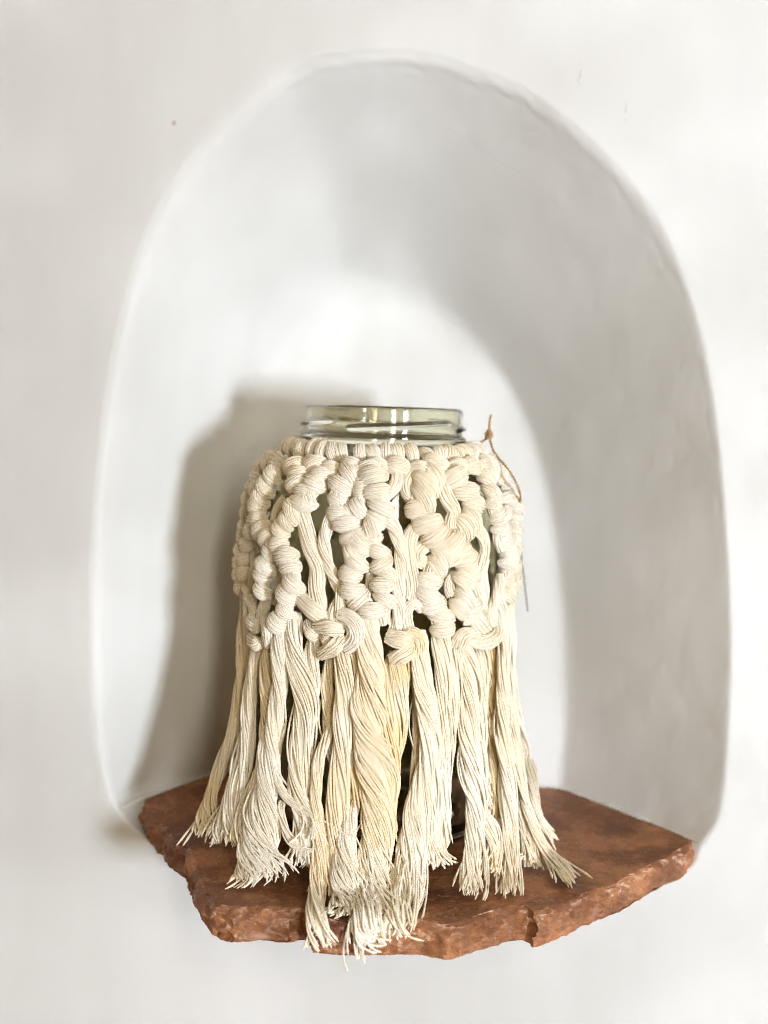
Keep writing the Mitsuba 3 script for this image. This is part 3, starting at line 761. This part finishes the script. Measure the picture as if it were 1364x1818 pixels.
# ---- fringe: back layer first, then the front
F_ = [
    # left group
    ([(432, 1062), (429, 1150), (424, 1240), (408, 1320), (384, 1395), (366, 1450), (362, 1492)], [20, 24, 30, 40, 50], -0.001, 'cotton_cream', {}),
    ([(452, 1146), (447, 1200), (443, 1280), (432, 1350), (412, 1425), (394, 1505)], [22, 30, 38, 52, 60], 0.0, 'cotton', {}),
    ([(470, 1146), (476, 1210), (480, 1290), (462, 1380), (438, 1450), (425, 1512)], [22, 34, 40, 50, 52], -0.001, 'cotton_cream', {}),
    ([(496, 1110), (496, 1180), (492, 1260), (482, 1340), (468, 1420), (458, 1500), (457, 1578)], [24, 34, 36, 50, 74, 84], 0.002, 'cotton', {'fray': 0.5, 'n': 76}),
    ([(518, 1098), (522, 1150), (532, 1200), (541, 1260), (534, 1340), (536, 1420), (540, 1500), (535, 1548)], [26, 34, 46, 44, 42, 50], 0.001, 'cotton', {}),
    ([(490, 1350), (500, 1395), (528, 1432), (553, 1455), (560, 1500)], [8, 14, 20, 24], 0.003, 'cotton', {'n': 16, 'fray': 0.8, 'flyaway': 0.01, 'name': 'loose_yarn'}),
    ([(498, 1440), (512, 1490), (540, 1512), (556, 1520)], [10, 14, 14], 0.004, 'cotton', {'n': 9, 'fray': 0.9, 'flyaway': 0.01, 'name': 'loose_yarn'}),
    ([(558, 1136), (553, 1175), (552, 1240), (549, 1300), (545, 1400), (548, 1480)], [26, 28, 26, 26, 24, 22], -0.002, 'cotton', {}),
    ([(588, 1160), (584, 1210), (588, 1270), (594, 1350), (596, 1440)], [18, 22, 22, 22, 22], -0.006, 'cotton_cream', {}),
    # centre
    ([(590, 1285), (572, 1335), (563, 1390), (563, 1460), (566, 1540), (566, 1610), (572, 1694)], [10, 17, 20, 26, 34, 40], [-0.004, 0.002, 0.003, 0.003, 0.003, 0.003], 'cotton_cream', {'fray': 0.6, 'ragged': 0.09, 'splay': 0.004}),
    ([(607, 1162), (612, 1210), (610, 1280), (612, 1340), (604, 1420), (590, 1500), (584, 1600)], [24, 34, 36, 40, 44, 44], 0.001, 'cotton_cream', {}),
    ([(634, 1100), (640, 1160), (636, 1230), (634, 1310), (632, 1385), (626, 1440)], [22, 28, 28, 26, 26], -0.003, 'cotton_aged_shade', {}),
    ([(656, 1090), (655, 1150), (658, 1230), (664, 1310), (668, 1400), (672, 1490), (668, 1560), (662, 1640)], [28, 46, 60, 64, 60, 66, 62], 0.002, 'cotton_cream', {'fray': 0.4, 'n': 70, 'ragged': 0.10, 'splay': 0.007}),
    ([(708, 1172), (704, 1220), (697, 1290), (690, 1360), (682, 1430), (676, 1500)], [40, 48, 46, 40, 34], 0.001, 'cotton_aged_shade', {'n': 50}),
    ([(634, 1420), (620, 1470), (610, 1530), (616, 1590), (622, 1632)], [5, 30, 50, 62], [-0.004, 0.003, 0.005, 0.005], 'cotton', {'fray': 0.8, 'n': 50, 'flyaway': 0.010, 'ragged': 0.16, 'splay': 0.006}),
    ([(652, 1540), (656, 1590), (654, 1645), (668, 1690)], [14, 50, 66, 70], [-0.006, 0.002, 0.004, 0.004], 'cotton', {'fray': 0.9, 'n': 44, 'flyaway': 0.009, 'ragged': 0.16, 'splay': 0.006}),
    ([(748, 1130), (752, 1190), (760, 1270), (762, 1340), (754, 1420), (736, 1500), (716, 1580), (698, 1650)], [22, 30, 42, 50, 54, 60, 66], 0.003, 'cotton', {'fray': 0.45, 'n': 64, 'ragged': 0.09, 'splay': 0.006}),
    ([(742, 1160), (740, 1220), (742, 1290), (746, 1370), (742, 1460)], [20, 24, 24, 22, 20], -0.004, 'cotton_cream', {}),
    ([(730, 1470), (722, 1530), (708, 1590), (690, 1640), (685, 1672)], [8, 30, 44, 56], [-0.006, 0.002, 0.004, 0.004], 'cotton_cream', {'fray': 0.9, 'n': 34, 'flyaway': 0.011, 'ragged': 0.15, 'splay': 0.006}),
    # right group
    ([(788, 1122), (790, 1180), (784, 1260), (776, 1340), (768, 1420), (765, 1500), (770, 1548)], [28, 34, 36, 34, 34, 36], 0.001, 'cotton', {}),
    ([(814, 1142), (806, 1200), (800, 1280), (792, 1360), (786, 1440), (778, 1520)], [26, 30, 32, 28, 26], 0.0, 'cotton', {}),
    ([(830, 1150), (834, 1210), (835, 1280), (838, 1350), (846, 1430), (840, 1500), (830, 1604)], [26, 36, 38, 42, 44, 34], 0.002, 'cotton', {'fray': 0.4}),
    ([(850, 1420), (866, 1470), (874, 1510), (862, 1550)], [6, 26, 36, 30], [-0.006, 0.0, 0.002, 0.002], 'cotton_cream', {'fray': 0.9, 'n': 26, 'flyaway': 0.008}),
    ([(858, 1148), (860, 1200), (858, 1270), (854, 1350), (858, 1440)], [24, 26, 24, 24, 24], -0.003, 'cotton', {}),
    ([(874, 1130), (872, 1210), (874, 1300), (878, 1390), (884, 1460)], [18, 24, 28, 30, 32], -0.006, 'cotton_aged_shade', {}),
    ([(896, 1066), (898, 1130), (894, 1210), (893, 1300), (902, 1390), (908, 1470), (905, 1540), (898, 1605)], [26, 34, 34, 36, 42, 40, 40], 0.002, 'cotton', {'fray': 0.45}),
    ([(908, 1070), (908, 1150), (906, 1230), (914, 1310), (928, 1400), (952, 1475), (985, 1535), (1018, 1583)], [16, 20, 24, 28, 26, 22, 26], 0.001, 'cotton', {'fray': 0.3, 'n': 30}),
    ([(912, 1180), (916, 1250), (930, 1310), (946, 1390), (958, 1455), (990, 1500)], [14, 18, 20, 22, 26], -0.003, 'cotton', {'fray': 0.35}),
    ([(922, 1400), (932, 1460), (940, 1510), (946, 1545)], [18, 26, 34, 38], -0.004, 'cotton', {'fray': 0.7, 'n': 24}),
    ([(772, 1440), (778, 1490), (786, 1540)], [14, 22, 28], -0.004, 'cotton', {'fray': 0.8, 'n': 22}),
]
for pts, w, off, mat, kw in F_:
    tassel(pts, w, off, mat, **kw)

# ---- the far side of the cover, seen through the glass and past the jar's sides
for k in range(26):
    a = math.radians(-20 + k * 8.8) + rng.normal(0, 0.03)
    z = np.linspace(0.15 + rng.uniform(-0.01, 0.01), 0.006, 22)
    aa = a + 0.05 * np.sin(np.linspace(0, 3, 22) + k)
    rr = 0.0800 + 0.0006 * np.sin(z * 60 + k)
    P = np.stack([rr * np.cos(aa), rr * np.sin(aa), z], 1)
    m = bundle(P, radial(P), np.linspace(0.0045, 0.0085, 22), 0.0030, 26, twist=3.0, fray=0.4, flyaway=0.003, ragged=0.05)
    put(numbered(COVER + '__tassel'), (floor_clip(m[0]), m[1]), 'cotton_aged_shade' if 25 < math.degrees(a) < 155 else 'cotton_cream')  # rear tassels: warm shade behind the glass put into the yarn colour
for k in range(14):
    key = numbered(COVER + '__knot_bar')
    a = math.radians(-18 + k * 16.6)
    for q in range(7):
        z = 0.206 - q * 0.0082
        aa = a + 0.11 * math.sin(q * 0.9) * (1 if k % 2 else -1)
        rad = np.array([math.cos(aa), math.sin(aa), 0]); tan = np.array([-rad[1], rad[0], 0])
        r = R_cover(z) - 0.0008
        put(numbered(key + '__hitch'), wrap_mesh(rad * r + np.array([0, 0, z]), rad, unit(tan + np.array([0, 0, 0.2])), 0.0044, 0.0042, 0.0045, 0.0034), 'cotton_aged_shade' if 25 < math.degrees(a) < 155 else 'cotton')  # rear hitches take the same painted shade, side ones plain cotton

# ------------------------------------------------------------------ the hang tag on its twine
def at_depth(px, py, y):
    d = ray(px, py)
    return EYE + d * (y - EYE[1]) / d[1]


def twine(name, pts, r):
    P = np.array([at_depth(x, y, d) for x, y, d in spline([(a, b, c * 1000) for a, b, c in pts], 40) * np.array([1, 1, 1e-3])])
    tg = unit(np.gradient(P, axis=0)); a = unit(np.cross(tg, [0.2, 1, 0.1])); b = np.cross(tg, a)
    t = np.linspace(0, np.linalg.norm(np.diff(P, axis=0), axis=1).sum() / 0.0035 * 2 * np.pi, 40)
    L = np.stack([P + r * 0.55 * (a * np.cos(t + o)[:, None] + b * np.sin(t + o)[:, None]) for o in (0, np.pi)])
    put(name, tubes(L, np.full(L.shape[:2], r * 0.62), 6), 'jute')


twine('hang_tag__twine', [(832, 797, 0.012), (848, 788, 0.012), (862, 780, 0.012), (868, 772, 0.011), (869, 758, 0.010), (872, 737, 0.010)], 0.00075)
twine('hang_tag__twine_001', [(867, 762, 0.008), (870, 778, 0.004), (876, 800, -0.006), (894, 823, -0.016), (912, 848, -0.020), (923, 874, -0.018), (924, 890, -0.012), (914, 904, -0.004), (908, 908, 0.004)], 0.00080)
twine('hang_tag__twine_knot', [(866, 779, 0.010), (864, 770, 0.008), (870, 766, 0.009), (871, 776, 0.011), (866, 772, 0.012), (868, 764, 0.010)], 0.0011)
c0, c1 = at_depth(910, 866, 0.012), at_depth(936, 1086, 0.012)
dv = unit(c1 - c0); dh = unit(ray(920, 970) * 1.0 + RIGHT * 0.006)
Hc, Wc, th = np.linalg.norm(c1 - c0), 0.040, 0.0007
wn = unit(np.cross(dv, dh))
card = Polygon([(0.004, 0), (Wc - 0.004, 0), (Wc, 0.005), (Wc, Hc), (0, Hc), (0, 0.005)])
cm = trimesh.creation.extrude_polygon(card, th, engine='earcut')
u_, v_, w_ = cm.vertices.T
uu = u_[:, None]; vv = v_[:, None]
bend = 0.0015 * np.sin(v_ / Hc * np.pi)
put('hang_tag__card', (c0 + dh * uu + dv * vv + wn * (w_ + bend)[:, None], np.array(cm.faces)), 'kraft_card', smooth=False)
labels['hang_tag'] = {'label': 'dark paper hang tag seen edge-on, tied with brown twine at the right of the jar', 'category': 'tag'}
